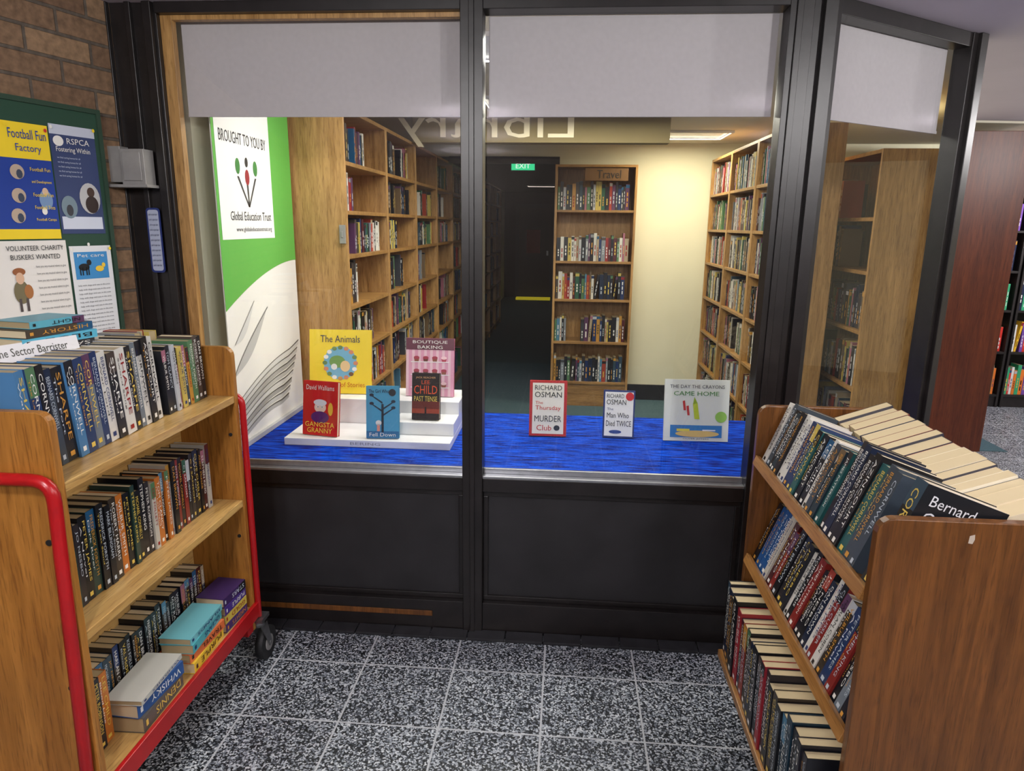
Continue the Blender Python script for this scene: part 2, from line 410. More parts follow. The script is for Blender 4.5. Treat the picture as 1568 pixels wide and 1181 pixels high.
mb=MB(); mb.box(0,.1,6.48,15.6,0,2.305); mb.build('wall_corridor_right',[M_DARKW])
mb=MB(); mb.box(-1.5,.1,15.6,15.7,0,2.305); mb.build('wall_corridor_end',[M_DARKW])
d=Vector((2.60-1.56,5.12-3.02,0)); L=d.length; d.normalize()
Mr=Matrix(((d.x,-d.y,0,1.56),(d.y,d.x,0,3.02),(0,0,1,0),(0,0,0,1)))
mb=MB(); mb.box(0,L,0,.06,0,2.305,mi=0,M=Mr); mb.build('wall_return',[M_CREAM])
mb=MB(); mb.box(2.60,3.08,5.10,5.16,0,2.25,mi=0); mb.box(3.02,3.08,5.16,6.3,0,2.25); mb.box(3.08,3.095,5.11,6.3,0.0,2.25)
mb.build('wood_partition',[M_REDW],bevel=.003)

# ================================================================ WINDOW WALL
mb=MB()
F=0; P=1; A=2; W=3; YB=2.522
mb.box(-1.60,-1.416,2.45,YB,0,2.32,mi=F); mb.box(-1.52,-1.50,2.435,2.45,0,2.32,mi=F); mb.box(-1.455,-1.425,2.43,2.45,0,2.32,mi=F); mb.box(-1.60,-1.58,2.43,2.45,0,2.32,mi=F)
mb.box(-.374,-.298,2.44,YB,0,2.32,mi=F); mb.box(-.345,-.327,2.432,2.44,0,2.32,mi=F)
mb.box(.68,.755,2.44,YB,0,2.32,mi=F); mb.box(.70,.72,2.432,2.44,0,2.32,mi=F); mb.box(.755,.80,2.455,YB,0,2.32,mi=F); mb.box(.785,.825,2.43,YB,0,2.32,mi=F)
for x0,x1 in ((-1.416,-.374),(-.298,.68)):
    mb.box(x0,x1,2.44,YB,2.285,2.32,mi=F)
    mb.box(x0,x1,2.455,YB,.60,.655,mi=F)
    mb.box(x0,x1,2.45,YB,.0,.13,mi=F)
    mb.box(x0,x1,2.485,YB,.13,.60,mi=P)
    mb.box(x0,x1,2.475,2.485,.575,.60,mi=F); mb.box(x0,x1,2.475,2.485,.13,.15,mi=F)
    mb.box(x0,x0+.02,2.475,2.485,.15,.575,mi=F); mb.box(x1-.02,x1,2.475,2.485,.15,.575,mi=F)
mb.box(-1.30,-.50,2.446,2.45,.062,.085,mi=W)
mb.build('wall_front',[M_FRAME,M_PANEL,M_ALU,M_OAKR],bevel=.002)
def window(name,x0,x1,M=I4,wood_left=False,y=2.50):
    e=empty(name)
    g=MB(); g.box(x0,x1,y,y+.006,.672,2.285,M=M); g.build('glass',[M_GLASS],e)
    s=MB(); s.box(x0,x1,y-.045,y+.02,.655,.664,mi=0,M=M); s.box(x0,x1,y-.012,y,.664,.685,mi=0,M=M); s.build('aluminium_sill',[M_ALU],e,.001)
    if wood_left:
        s=MB(); s.box(x0,x0+.04,y-.03,y-.001,.685,2.285,M=M); s.box(x0+.04,x1,y-.03,y-.001,2.27,2.285,M=M); s.build('timber_bead',[M_OAK],e,.001)
window('window_1',-1.416,-.374,wood_left=True); window('window_2',-.298,.68)
dv=Vector((.725,.5,0)).normalized(); Ma=Matrix(((dv.x,-dv.y,0,.81),(dv.y,dv.x,0,2.46),(0,0,1,0),(0,0,0,1))); LA=.88
window('window_3',.03,LA-.05,M=Ma,y=.04)
mb=MB()
mb.box(0,.045,-.01,.06,0,2.32,mi=0,M=Ma); mb.box(LA-.06,LA,-.01,.06,0,2.32,mi=0,M=Ma); mb.box(LA-.03,LA+.015,-.025,.06,0,2.32,mi=0,M=Ma)
mb.box(.045,LA-.06,-.005,.06,2.27,2.32,mi=0,M=Ma); mb.box(.045,LA-.06,0,.06,.58,.655,mi=0,M=Ma); mb.box(.045,LA-.06,.02,.06,.13,.58,mi=1,M=Ma); mb.box(.045,LA-.06,0,.06,0,.13,mi=0,M=Ma)
mb.build('wall_front_angled',[M_FRAME,M_PANEL],bevel=.002)
mb=MB()
x=-1.55
while x<.9:
    mb.box(x,x+.146,2.385,2.448,0,.012,S(30,30,33)); x+=.15
mb.build('baseboard_front',[M_TILE],bevel=.002)
def blind(x0,x1,M=I4,y=2.53):
    b=MB(); b.box(x0,x1,y,y+.002,1.972,2.285,M=M); b.box(x0,x1,y-.003,y+.005,1.966,1.976,M=M); b.cyl(M@Vector(((x0+x1)/2,y+.02,2.27)),(M.to_3x3()@Vector((1,0,0))),.016,(x1-x0)/2-.002)
    b.build('roller_blind',[M_BLIND])
blind(-1.375,-.385); blind(-.287,.672); blind(.06,LA-.08,Ma,.07)

# ================================================================ DISPLAY
mb=MB()
mb.prism([(-1.39,2.54),(.80,2.54),(.90,2.60),(1.44,3.00),(1.50,3.20),(1.50,3.35),(-1.39,3.35)],.0,.645,mi=1)
mb.prism([(-1.39,2.53),(.76,2.53),(.80,2.54),(.90,2.60),(1.44,3.00),(1.50,3.20),(1.50,3.35),(-1.39,3.35)],.646,.667,mi=0)
mb.build('display_platform',[M_BLUE,M_PANEL])
mb=MB()
mb.box(-1.19,-.47,2.73,3.22,.6675,.700); mb.box(-1.15,-.47,2.98,3.22,.700,.815); mb.box(-.74,-.47,2.83,2.98,.700,.757)
mb.text('BERING',-.9,.678,.13,.012,S(150,150,154),.0006,frame((0,2.73,0),(1,0,0),(0,0,1)),1)
mb.build('display_plinth',[M_PLASTW,M_MATTE],bevel=.003)

def display_book(name,X,Y,Z,w,h,t,rot,art,a=10,cover=WHITE):
    s=math.sin(R(a)); c=math.cos(R(a))
    M=T(X,Y,Z+s*t+.0005)@Rz(rot)@frame((0,0,0),(1,0,0),(0,s,c))
    m=MB()
    m.box(-w/2,w/2,0,h,-.002,0,cover,M=M); m.box(-w/2,w/2,0,h,-t,-t+.002,cover,M=M); m.box(-w/2,-w/2+.002,0,h,-t,0,cover,M=M)
    m.box(-w/2+.002,w/2-.003,.003,h-.003,-t+.002,-.002,PAGE,M=M)
    art(m,M,w,h)
    m.build(name,[M_PRINT])
def a_yellow(m,M,w,h):
    m.rect(-w/2,0,w/2,h,S(244,214,60),.0006,M)
    m.text('The Animals',-w*.32,h*.80,w*.64,h*.11,S(40,50,90),.003,M)
    m.ell(0,h*.48,w*.27,w*.27,S(120,180,210),.0012,M); 
    for k in range(16):
        an=k*2*math.pi/16; m.ell(w*.25*math.cos(an),h*.48+w*.25*math.sin(an),w*.04,w*.034,random.choice([S(200,150,90),S(240,240,236),S(120,90,60),S(210,140,110),S(110,140,90)]),.0018,M,n=10)
    m.ell(-w*.05,h*.5,w*.13,w*.10,S(120,160,90),.002,M); m.ell(w*.08,h*.43,w*.08,w*.09,S(232,200,150),.0022,M); m.ell(-w*.1,h*.42,w*.05,w*.05,S(230,230,226),.0022,M)
    m.text('Treasury of Stories',-w*.4,h*.08,w*.8,h*.1,S(200,110,40),.003,M)
def a_red(m,M,w,h):
    m.rect(-w/2,0,w/2,h,S(206,30,36),.0006,M)
    m.text('David Walliams',-w*.4,h*.84,w*.8,h*.09,WHITE,.003,M)
    m.ell(0,h*.52,w*.17,h*.10,S(240,210,190),.0012,M); m.ell(-.0,h*.61,w*.19,h*.06,S(226,226,230),.0016,M); m.ell(0,h*.34,w*.26,h*.11,S(90,40,110),.0018,M)
    m.ell(w*.3,h*.5,w*.07,h*.12,S(240,190,60),.0018,M)
    m.ell(-w*.06,h*.53,w*.04,h*.022,WHITE,.002,M,n=10); m.ell(w*.06,h*.53,w*.04,h*.022,WHITE,.002,M,n=10)
    m.ell(-w*.06,h*.53,w*.015,h*.01,BLACK,.0023,M,n=8); m.ell(w*.06,h*.53,w*.015,h*.01,BLACK,.0023,M,n=8)
    m.text('GANGSTA',-w*.42,h*.16,w*.84,h*.09,S(248,220,80),.003,M); m.text('GRANNY',-w*.36,h*.05,w*.72,h*.09,S(248,220,80),.003,M)
def a_blue(m,M,w,h):
    m.rect(-w/2,0,w/2,h,S(70,160,200),.0006,M); m.rect(-w/2,0,w/2,h*.14,S(40,110,160),.001,M)
    m.text('The Girl Who',-w*.42,h*.87,w*.62,h*.07,BLACK,.003,M)
    for sx,a in ((-1,.62),(1,.66),(-1,.78),(1,.54)):
        m.poly([(0,h*(a-.12),.0014),(sx*w*.36,h*(a+.04),.0014),(sx*w*.34,h*(a+.055),.0014),(0,h*(a-.08),.0014)],S(20,40,60),M=M)
        m.ell(sx*w*.33,h*(a+.05),w*.07,h*.03,S(20,40,60),.0015,M,n=10)
    m.rect(-w*.035,h*.12,w*.035,h*.66,S(20,34,50),.0016,M); m.ell(-w*.12,h*.3,w*.09,h*.05,S(235,235,230),.002,M); m.rect(-w*.17,h*.14,-w*.08,h*.28,S(230,150,130),.002,M)
    m.ell(w*.3,h*.88,w*.11,h*.07,S(30,30,40),.0022,M); m.text('Fell Down',-w*.4,h*.04,w*.8,h*.07,WHITE,.003,M)
def a_child(m,M,w,h):
    m.rect(-w/2,0,w/2,h,S(34,16,14),.0006,M); m.rect(-w/2,h*.14,w/2,h*.4,S(110,30,18),.001,M); m.rect(-w/2,h*.14,w/2,h*.24,S(160,60,30),.0013,M)
    m.text('JACK REACHER',-w*.36,h*.88,w*.72,h*.05,S(236,180,120),.003,M)
    m.text('LEE',-w*.15,h*.77,w*.3,h*.08,S(240,90,40),.003,M); m.text('CHILD',-w*.42,h*.56,w*.84,h*.18,S(240,90,40),.003,M); m.text('PAST TENSE',-w*.42,h*.40,w*.84,h*.11,S(244,214,90),.003,M)
    m.rect(-w*.03,h*.06,w*.03,h*.24,S(20,10,10),.002,M); m.ell(0,h*.26,w*.03,h*.02,S(20,10,10),.002,M,n=10)
def a_pink(m,M,w,h):
    m.rect(-w/2,0,w/2,h,S(226,160,186),.0006,M)
    for k in range(8): m.rect(-w/2+w*k/8,0,-w/2+w*(k+.45)/8,h,S(236,196,208),.001,M)
    m.rect(-w/2,h*.80,w/2,h,S(104,52,70),.0014,M)
    m.text('BOUTIQUE',-w*.36,h*.90,w*.72,h*.06,WHITE,.003,M); m.text('BAKING',-w*.26,h*.82,w*.52,h*.055,WHITE,.003,M)
    for j,cy in enumerate((.62,.40,.18)):
        m.rect(-w*.4,h*cy-h*.035,w*.4,h*cy-h*.02,S(240,236,236),.0016,M)
        for i in range(4):
            cx=-w*.28+w*.19*i; m.poly([(cx-w*.04,h*cy-h*.02,.0018),(cx+w*.04,h*cy-h*.02,.0018),(cx+w*.055,h*cy+h*.03,.0018),(cx-w*.055,h*cy+h*.03,.0018)],random.choice([S(150,90,70),S(190,70,90),S(110,60,50)]),M=M); m.ell(cx,h*cy+h*.045,w*.06,h*.028,random.choice([WHITE,S(250,210,216),S(170,60,80)]),.0022,M,n=12)
def a_osman1(m,M,w,h):
    m.rect(-w/2,0,w/2,h,S(186,30,34),.0006,M); m.rect(-w*.42,h*.04,w*.42,h*.96,S(240,234,216),.001,M)
    m.text('RICHARD',-w*.36,h*.83,w*.72,h*.09,BLACK,.003,M); m.text('OSMAN',-w*.36,h*.70,w*.72,h*.10,BLACK,.003,M)
    m.text('The',-w*.34,h*.58,w*.2,h*.05,S(196,34,38),.003,M); m.text('Thursday',-w*.34,h*.45,w*.68,h*.10,S(196,34,38),.003,M)
    m.text('MURDER',-w*.36,h*.26,w*.72,h*.11,S(30,36,50),.003,M); m.text('Club',-w*.3,h*.10,w*.4,h*.10,S(196,34,38),.003,M)
    m.ell(w*.24,h*.15,w*.08,h*.05,S(30,36,50),.0018,M)
def a_osman2(m,M,w,h):
    m.rect(-w/2,0,w/2,h,S(30,50,110),.0006,M); m.rect(-w*.45,h*.03,w*.45,h*.97,S(240,238,230),.001,M)
    m.text('RICHARD',-w*.4,h*.84,w*.55,h*.09,BLACK,.003,M); m.text('OSMAN',-w*.4,h*.70,w*.62,h*.11,BLACK,.003,M)
    m.ell(w*.33,h*.88,w*.13,h*.09,S(206,30,40),.002,M); m.text('The',-w*.38,h*.58,w*.2,h*.05,S(30,50,110),.003,M)
    m.text('Man Who',-w*.38,h*.42,w*.7,h*.11,S(20,24,40),.003,M); m.text('Died TWICE',-w*.4,h*.24,w*.8,h*.12,S(20,24,40),.003,M)
    m.ell(-w*.1,h*.12,w*.2,h*.04,S(40,70,140),.002,M)
def a_cray(m,M,w,h):
    m.rect(-w/2,0,w/2,h,S(226,228,216),.0006,M)
    m.text('THE DAY THE CRAYONS',-w*.42,h*.86,w*.84,h*.055,S(60,60,70),.003,M); m.text('CAME HOME',-w*.36,h*.74,w*.7,h*.07,S(60,130,60),.003,M)
    m.poly([(-w*.03,h*.36,.002),(w*.05,h*.36,.002),(w*.01,h*.62,.002),(-w*.06,h*.60,.002)],S(190,206,60),M=M)
    m.poly([(-w*.06,h*.60,.002),(w*.01,h*.62,.002),(-w*.04,h*.72,.002)],S(150,176,50),M=M)
    for a,b in ((-.14,.42),(-.2,.5)): m.poly([(w*a,h*b,.002),(w*(a+.035),h*b,.002),(w*(a+.015),h*(b+.16),.002),(w*(a-.02),h*(b+.15),.002)],S(200,60,60),M=M)
    m.ell(w*.38,h*.40,w*.09,h*.09,S(150,200,90),.002,M)
    m.rect(-w*.40,h*.06,w*.40,h*.26,S(60,130,190),.0016,M); m.ell(w*.02,h*.12,w*.34,h*.055,S(230,196,120),.002,M); m.rect(-w*.3,h*.16,-w*.1,h*.2,S(240,220,90),.0022,M); m.rect(w*.1,h*.17,w*.3,h*.19,S(240,240,240),.0022,M)
    m.text('OLIVER JEFFERS',-w*.2,h*.02,w*.4,h*.03,S(90,90,96),.003,M)
display_book('childrens_hardback',-1.045,3.06,.815,.29,.30,.016,3,a_yellow,9,S(244,214,60))
display_book('childrens_paperback',-1.045,2.765,.700,.165,.235,.022,-10,a_red,8,S(190,26,32))
display_book('novel_paperback',-.765,2.755,.700,.14,.225,.02,4,a_blue,8,S(60,150,190))
display_book('thriller_paperback',-.60,2.86,.757,.122,.205,.03,0,a_child,8,S(34,16,14))
display_book('baking_cookbook',-.62,3.06,.815,.225,.27,.018,0,a_pink,8,S(200,110,140))
display_book('mystery_hardback',-.066,2.97,.667,.168,.25,.034,1,a_osman1,9,S(186,30,34))
display_book('mystery_paperback',.251,2.985,.667,.140,.212,.03,-2,a_osman2,9,S(30,50,110))
display_book('picture_book',.594,2.98,.667,.285,.275,.012,2,a_cray,9,S(226,228,216))

# banner
Mb=frame((-1.345,2.62,.67),(0,1,0),(0,0,1))
GR=S(96,176,70)
mb=MB(); Wd=.74; Hb=1.60
mb.box(0,Wd,0,Hb,-.004,0,WHITE,M=Mb)
mb.rect(0,.80,Wd,Hb,GR,.001,Mb)
mb.rect(.02,.86,.51,Hb-.02,S(242,242,240),.002,Mb)
mb.ribbon(lambda t:(Wd*t,.80),lambda t:.02+.20*(1-t)**1.7+.03*t,GR,.0012,Mb)
mb.text('BROUGHT TO YOU BY',.05,1.235,.42,.045,S(50,50,56),.003,Mb)
for cx,cc in ((.19,S(60,130,60)),(.27,S(150,30,40)),(.35,S(60,130,60))):
    mb.ell(cx,1.15 if cx!=.27 else 1.11,.020,.032,cc,.003,Mb,n=12); mb.poly([(cx-.010,1.11,.0028),(cx+.006,1.11,.0028),(.278,.99,.0028),(.267,.99,.0028)],S(60,60,60),M=Mb)
mb.ell(.27,1.17,.014,.02,S(40,40,40),.0032,Mb,n=10)
mb.text('Global Education Trust',.10,.935,.38,.036,S(40,40,46),.003,Mb); mb.text('www.globaleducationtrust.org',.14,.885,.34,.024,S(70,70,76),.003,Mb)
for k in range(8):
    y0=.03+.022*k; ex=Wd*(.96-.03*(7-k)); ey=.10+.034*k
    fn=lambda t,y0=y0,ex=ex,ey=ey:(ex*t,y0+(ey-y0)*t+.035*math.sin(math.pi*t)+.02*max(0,t-.85)*6)
    g=(196,214,180,226,204,188,220,232)[k]
    mb.ribbon(fn,lambda t:.024,S(g-20,g-20,g-24),.0012+.0001*k,Mb)
    mb.ribbon(fn,lambda t:.003+.008*max(0,t-.6),S(70,68,66),.0030,Mb)
mb.ribbon(lambda t:(.02+.36*t,.30+.26*t**.8),lambda t:.07*math.sin(math.pi*min(1,t+.02)),S(190,190,188),.0018,Mb)
mb.ribbon(lambda t:(.02+.36*t,.30+.26*t**.8),lambda t:.006,S(110,108,106),.0024,Mb)
mb.ribbon(lambda t:(.05+.20*t,.44+.16*t),lambda t:.05*math.sin(math.pi*t),S(214,214,212),.0021,Mb)
mb.ribbon(lambda t:(.05+.20*t,.44+.16*t),lambda t:.005,S(130,128,126),.0025,Mb)
mb.box(0,Wd,-.0,.02,-.02,.02,S(180,180,184),M=Mb)
mb.build('roller_banner',[M_MATTE])

# ================================================================ INTERIOR BOOKCASES
ZS=[.09,.45,.70,.94,1.185,1.443,1.66,1.895]
for k in range(10):
    y0=3.40+k*.805
    bookcase(T(-1.088,y0,0)@Rz(90),.80,.30,2.15,ZS,fill=.16 if k else .10,dens=.55,pal=PAL)
bookcase(T(-.12,6.05,0),.69,.28,2.1,[.23,.594,.97,1.30,1.73],fill=.02,maxh=.24)
mb=MB(); Mt=frame((.13,6.04,1.97),(1,0,0),(0,0,1)); mb.rect(0,0,.36,.10,S(120,86,50),0.001,Mt); mb.text('Travel',.1,.02,.2,.065,S(60,50,44),.003,Mt); mb.build('shelf_sign',[M_MATTE])
mb=MB(); mb.box(-1.125,-1.095,3.388,3.3995,1.50,1.59); mb.box(-1.116,-1.104,3.385,3.388,1.53,1.56); mb.build('light_switch',[M_GREY],bevel=.002)
ZR=[.09,.40,.70,1.0,1.30,1.58,1.87]
for k in range(3):
    bookcase(T(1.22,6.3-k*.745,0)@Rz(-90),.74,.28,2.16,ZR,fill=.03,dens=.95)
bookcase(T(1.585,4.60,0)@Rz(-90),.80,.28,2.0,[.09,.42,.74,1.06,1.38,1.66],fill=.05,dens=.9)
for k in range(3):
    bookcase(T(3.12+k*.92,6.5,0),.90,.28,2.2,[.12,.52,.9,1.25,1.6,1.9],M_BLKSHELF,M_BLKSHELF,fill=.0,detail=0,pal=BRIGHT,maxh=.28)
mb=MB(); mb.box(-.66,-.38,7.98,8.01,2.19,2.29,S(20,20,20),0); mb.rect(-.65,2.195,-.39,2.285,S(60,200,130),.001,frame((0,7.98,0),(1,0,0),(0,0,1)),1)
mb.text('EXIT',-.60,2.215,.16,.05,WHITE,.003,frame((0,7.98,0),(1,0,0),(0,0,1)),2)
mb.build('exit_sign',[M_FRAME,plain('exit_green',S(40,160,110),.4,emis=S(60,220,150),estr=1.0),plain('exit_white',WHITE,.4,emis=WHITE,estr=1.2)])
mb=MB(); mb.box(-1.1,-.35,15.0,15.25,.004,.05); mb.build('step_edge',[plain('glowing_yellow_paint',S(240,220,40),.5,emis=S(240,220,40),estr=.3)])  # faint glow put into the yellow; the step is no lamp
mb=MB(); mb.box(-1.15,-.30,15.44,15.5,0.004,2.05,mi=0); mb.box(-1.07,-.38,15.42,15.44,.05,1.97,mi=1); mb.box(-.9,-.6,15.41,15.42,1.0,1.5,mi=2); mb.box(-.46,-.42,15.39,15.42,.95,1.05,mi=3)
mb.build('door_1',[M_FRAME,plain('dim_door',S(40,30,24),.5,0,.1,5),plain('door_notice',S(150,60,46),.6,0,.1,5),M_STEEL])
mb=MB()
Mm=frame((.02,4.899,2.165),(-1,0,0),(0,0,1))
mb.text('Library',0,-.05,1.2,.25,S(255,250,230),-.002,Mm); mb.build('wall_lettering',[plain('cream_letters',S(250,240,210),.6,0,.02,10)])

# ================================================================ LEFT WALL ITEMS
Mw=frame((WO[0],WO[1],-.03),(wl[0],wl[1],0),(0,0,1))@T(-.03,0,0)
mb=MB()
mb.box(-.35,.79,1.17,1.975,.0005,.018,S(34,70,52),M=Mw); 
for a in ((-.35,.79,1.155,1.17),(-.35,.79,1.975,1.99)): mb.box(a[0],a[1],a[2],a[3],0.0005,.024,S(40,66,50),M=Mw)
mb.box(.79,.805,1.155,1.99,0.0005,.024,S(40,66,50),M=Mw)
def pr(x0,y0,x1,y1,c,z=.0): mb.rect(x0,y0,x1,y1,c,.0195+z,Mw)
def pt(t,x,y,w,h,c): mb.text(t,x,y,w,h,c,.0225,Mw)
YE=S(246,214,40); BL=S(24,60,150)
pr(.37,1.57,.61,1.915,BL); pr(.37,1.81,.61,1.915,YE,.0006); pr(.37,1.57,.61,1.60,YE,.0006)
pt('Football Fun',.482,1.868,.118,.028,BL); pt('Factory',.50,1.825,.08,.028,BL)
for i,t in enumerate(('Football Fun','and Development','Football Fun','Football Tots','Football Camps')): pt(t,.535,1.775-.038*i,.065,.011,YE)
for x,y in ((.495,1.77),(.49,1.70),(.48,1.64)): mb.ell(x,y,.022,.022,S(190,170,150),.021,Mw); mb.ell(x+.006,y-.006,.010,.014,S(60,70,90),.0214,Mw,n=10)
mb.ell(.575,1.69,.022,.030,S(120,150,190),.021,Mw); mb.ell(.575,1.715,.010,.012,S(220,190,160),.0214,Mw,n=12); mb.ell(.565,1.655,.009,.011,WHITE,.0216,Mw,n=12)
pr(.615,1.585,.775,1.925,S(52,66,108)); pr(.615,1.895,.775,1.925,S(200,206,220),.0006); pr(.622,1.60,.768,1.64,S(210,216,230),.0006)
pt('Fostering Within',.63,1.838,.12,.02,WHITE); mb.ell(.642,1.875,.018,.016,WHITE,.021,Mw); pt('RSPCA',.67,1.868,.08,.018,WHITE)
for i in range(5): pt('we find caring homes for all',.63,1.82-.014*i,.08,.007,S(200,210,230))
mb.ell(.73,1.70,.038,.050,S(190,190,190),.021,Mw); mb.ell(.735,1.68,.024,.028,S(50,36,32),.0214,Mw); mb.ell(.735,1.72,.014,.016,S(70,50,40),.0214,Mw); mb.ell(.652,1.67,.028,.036,S(120,140,150),.021,Mw); mb.ell(.652,1.66,.012,.018,S(60,60,66),.0214,Mw)
pr(.34,1.27,.622,1.565,S(236,232,226)); pt('VOLUNTEER CHARITY',.425,1.535,.185,.015,S(40,40,44)); pt('BUSKERS WANTED',.435,1.508,.16,.015,S(40,40,44))
for i in range(7): pt('have you any musical talent to give',.51,1.48-.022*i,.10,.009,S(90,90,94))
mb.ell(.455,1.472,.020,.012,S(150,90,50),.021,Mw); mb.ell(.455,1.452,.013,.018,S(220,180,150),.0214,Mw); mb.ell(.455,1.41,.024,.036,S(120,110,80),.0212,Mw); mb.ell(.477,1.41,.014,.022,S(170,110,60),.0216,Mw)
for a in (.443,.465): mb.rect(a,1.35,a+.008,1.39,S(80,70,70),.0214,Mw)
pr(.34,1.275,.61,1.305,S(190,30,34),.0008); pt('UNDER THE WEG',.48,1.283,.12,.014,WHITE)
pr(.63,1.20,.785,1.545,S(228,230,232),.001); pr(.643,1.435,.768,1.525,S(60,140,200),.0016)
mb.ell(.675,1.475,.020,.012,BLACK,.0225,Mw); mb.ell(.695,1.49,.009,.010,BLACK,.0225,Mw,n=10)
for a in (.658,.667,.681,.689): mb.rect(a,1.448,a+.004,1.475,BLACK,.0225,Mw)
mb.ell(.733,1.468,.016,.010,S(240,200,60),.0225,Mw); mb.ell(.749,1.48,.007,.008,S(240,200,60),.0225,Mw,n=10); pt('Pet care',.655,1.508,.1,.011,WHITE)
for i in range(13): mb.text('help with dogs and cats in the area',.645,1.41-.014*i,.12,.007,S(80,80,90),.0225,Mw)
for x,y in ((.475,1.905),(.60,1.9),(.62,1.915),(.77,1.92),(.61,1.55),(.635,1.535),(.78,1.535),(.70,1.55),(.64,1.215),(.77,1.21)): mb.ell(x,y,.005,.006,random.choice([YE,S(200,40,40),WHITE]),.0245,Mw,n=8)
mb.build('noticeboard',[M_MATTE])
mb=MB(); mb.box(-1.62,-1.555,2.38,2.43,1.73,1.85,mi=0); mb.box(-1.55,-1.465,2.37,2.43,1.72,1.84,mi=0); mb.box(-1.54,-1.475,2.364,2.37,1.735,1.83,mi=1); mb.box(-1.60,-1.455,2.36,2.43,1.712,1.722,mi=0); mb.box(-1.553,-1.551,2.40,2.43,1.74,1.83,mi=1)
mb.build('wall_call_box',[M_GREY,M_GREY],bevel=.003)
mb=MB(); Ms=frame((-1.49,2.434,1.53),(1,0,0),(0,0,1))
def rr(x0,y0,x1,y1,r):
    o=[]
    for cx,cy,a in ((x1-r,y1-r,0),(x0+r,y1-r,90),(x0+r,y0+r,180),(x1-r,y0+r,270)):
        for k in range(5): an=R(a+k*22.5); o.append((cx+r*math.cos(an),cy+r*math.sin(an)))
    return o
mb.prism(rr(-.026,-.115,.026,.115,.012),0,.003,S(28,46,110),M=Ms); mb.prism(rr(-.020,-.108,.020,.108,.009),.003,.0036,S(170,178,200),M=Ms)
for i in range(11): mb.text('push to open door',-.016,.086-.018*i,.032,.010,S(30,36,80),.0042,Ms)
mb.build('door_sticker',[M_MATTE])

# ================================================================ LEFT TROLLEY
e=empty('book_trolley')
mb=MB()
def endp(w,h,z0):
    return [(0,z0),(w,z0)]+[(w-.03+.03*math.cos(R(a)),h-.03+.03*math.sin(R(a))) for a in (0,22,45,67,90)]+[(.03+.03*math.cos(R(a)),h-.03+.03*math.sin(R(a))) for a in (90,112,135,157,180)]
for y in (1.32,2.135):
    Mp=frame((-1.50,y+.022,0),(1,0,0),(0,0,1))
    mb.prism(endp(.41,1.20,.16),0,.022,mi=0,M=Mp)
for z in (1.035,.665,.255): mb.box(-1.49,-1.092,1.343,2.134,z-.024,z,mi=1)
mb.box(-1.302,-1.290,1.343,2.134,.255,1.15,mi=1)
mb.build('panels_and_shelves',[M_PINE,M_PINEL],e,.002)
mb=MB()
mb.tube(rpath([(-1.115,1.305,.20),(-1.085,1.300,1.055),(-1.50,1.300,1.055),(-1.50,1.305,.20)],.05),.0145)
mb.tube(rpath([(-1.083,2.165,.20),(-1.083,2.168,1.03),(-1.50,2.168,1.03),(-1.50,2.165,.20)],.04),.011)
mb.box(-1.091,-1.077,1.30,2.17,.205,.262); mb.box(-1.513,-1.499,1.30,2.17,.205,.262); mb.box(-1.50,-1.09,1.300,1.316,.205,.25); mb.box(-1.50,-1.09,2.158,2.172,.205,.25)
mb.box(-1.50,-1.09,1.34,1.38,.16,.20); mb.box(-1.50,-1.09,2.09,2.13,.16,.20)
mb.build('red_tube_frame',[M_RED],e,.002)
PM=Matrix(((0,0,1,0),(1,0,0,0),(0,1,0,0),(0,0,0,1)))
for i,(x,y) in enumerate(((-1.09,2.17),(-1.48,2.17),(-1.10,1.34),(-1.48,1.34))):
    mb=MB(); mb.box(x-.03,x+.03,y-.03,y+.03,.185,.199,mi=1); mb.cyl((x,y,.172),(0,0,1),.022,.012,mi=1)
    for a,b in ((-.020,-.017),(.017,.020)): mb.prism([(y-.02,.16),(y+.03,.16),(y+.06,.055),(y+.04,.05)],a,b,mi=1,M=T(x,0,0)@PM)
    mb.cyl((x,y+.045,.062),(1,0,0),.062,.014,mi=0); mb.cyl((x,y+.045,.062),(1,0,0),.030,.0165,mi=2); mb.cyl((x,y+.045,.062),(1,0,0),.008,.023,mi=1)
    mb.build('caster_%d'%(i+1),[M_RUBBER,M_STEEL,M_GREY],e)
mb=MB()
for z in (.90,.53):
    mb.cyl((-1.115,2.134,z),(0,1,0),.006,.002,BLACK); mb.cyl((-1.13,1.319,z),(0,1,0),.007,.002,BLACK)
mb.build('plugs',[M_RUBBER],e)
mb=MB()
def LT(y,z,x=-1.165): return T(x,y,z+.0008)@Rz(90)
tilted_row(mb,LT(1.335,1.035),.56,5,(.23,.25),(.11,.12),(.022,.038),CORNPAL,CORN)
tilted_row(mb,LT(1.87,1.035),.262,4,(.18,.215),(.11,.12),(.014,.028),PAL,NAMES)
row(mb,LT(1.35,.665),.76,(.20,.235),(.11,.12),(.016,.03),DARKPAL,1,NAMES,lean=.12)
row(mb,LT(1.35,.255),.17,(.18,.21),(.11,.12),(.018,.034),DARKPAL,1,NAMES,lean=.0,xs=0)
row(mb,LT(1.50,.255,-1.21),.60,(.18,.21),(.075,.078),(.018,.034),DARKPAL,1,NAMES,lean=.05)
for z in (1.035,.665,.255):
    row(mb,T(-1.485+.03,2.11,z+.0008)@Rz(-90),.74,(.20,.23),(.11,.13),(.02,.04),PAL,1,NAMES,lean=.02)
def stack(mb,cx,cy,z,rotz,items):
    for (w,h,d,col,t) in items:
        M=T(cx,cy,z)@Rz(rotz+random.uniform(-4,4))@T(-h/2,-d/2,0)@Matrix(((0,0,1,0),(0,1,0,0),(-1,0,0,w),(0,0,0,1)))
        book(mb,M,w,h,d,col,1,t); z+=w+.001
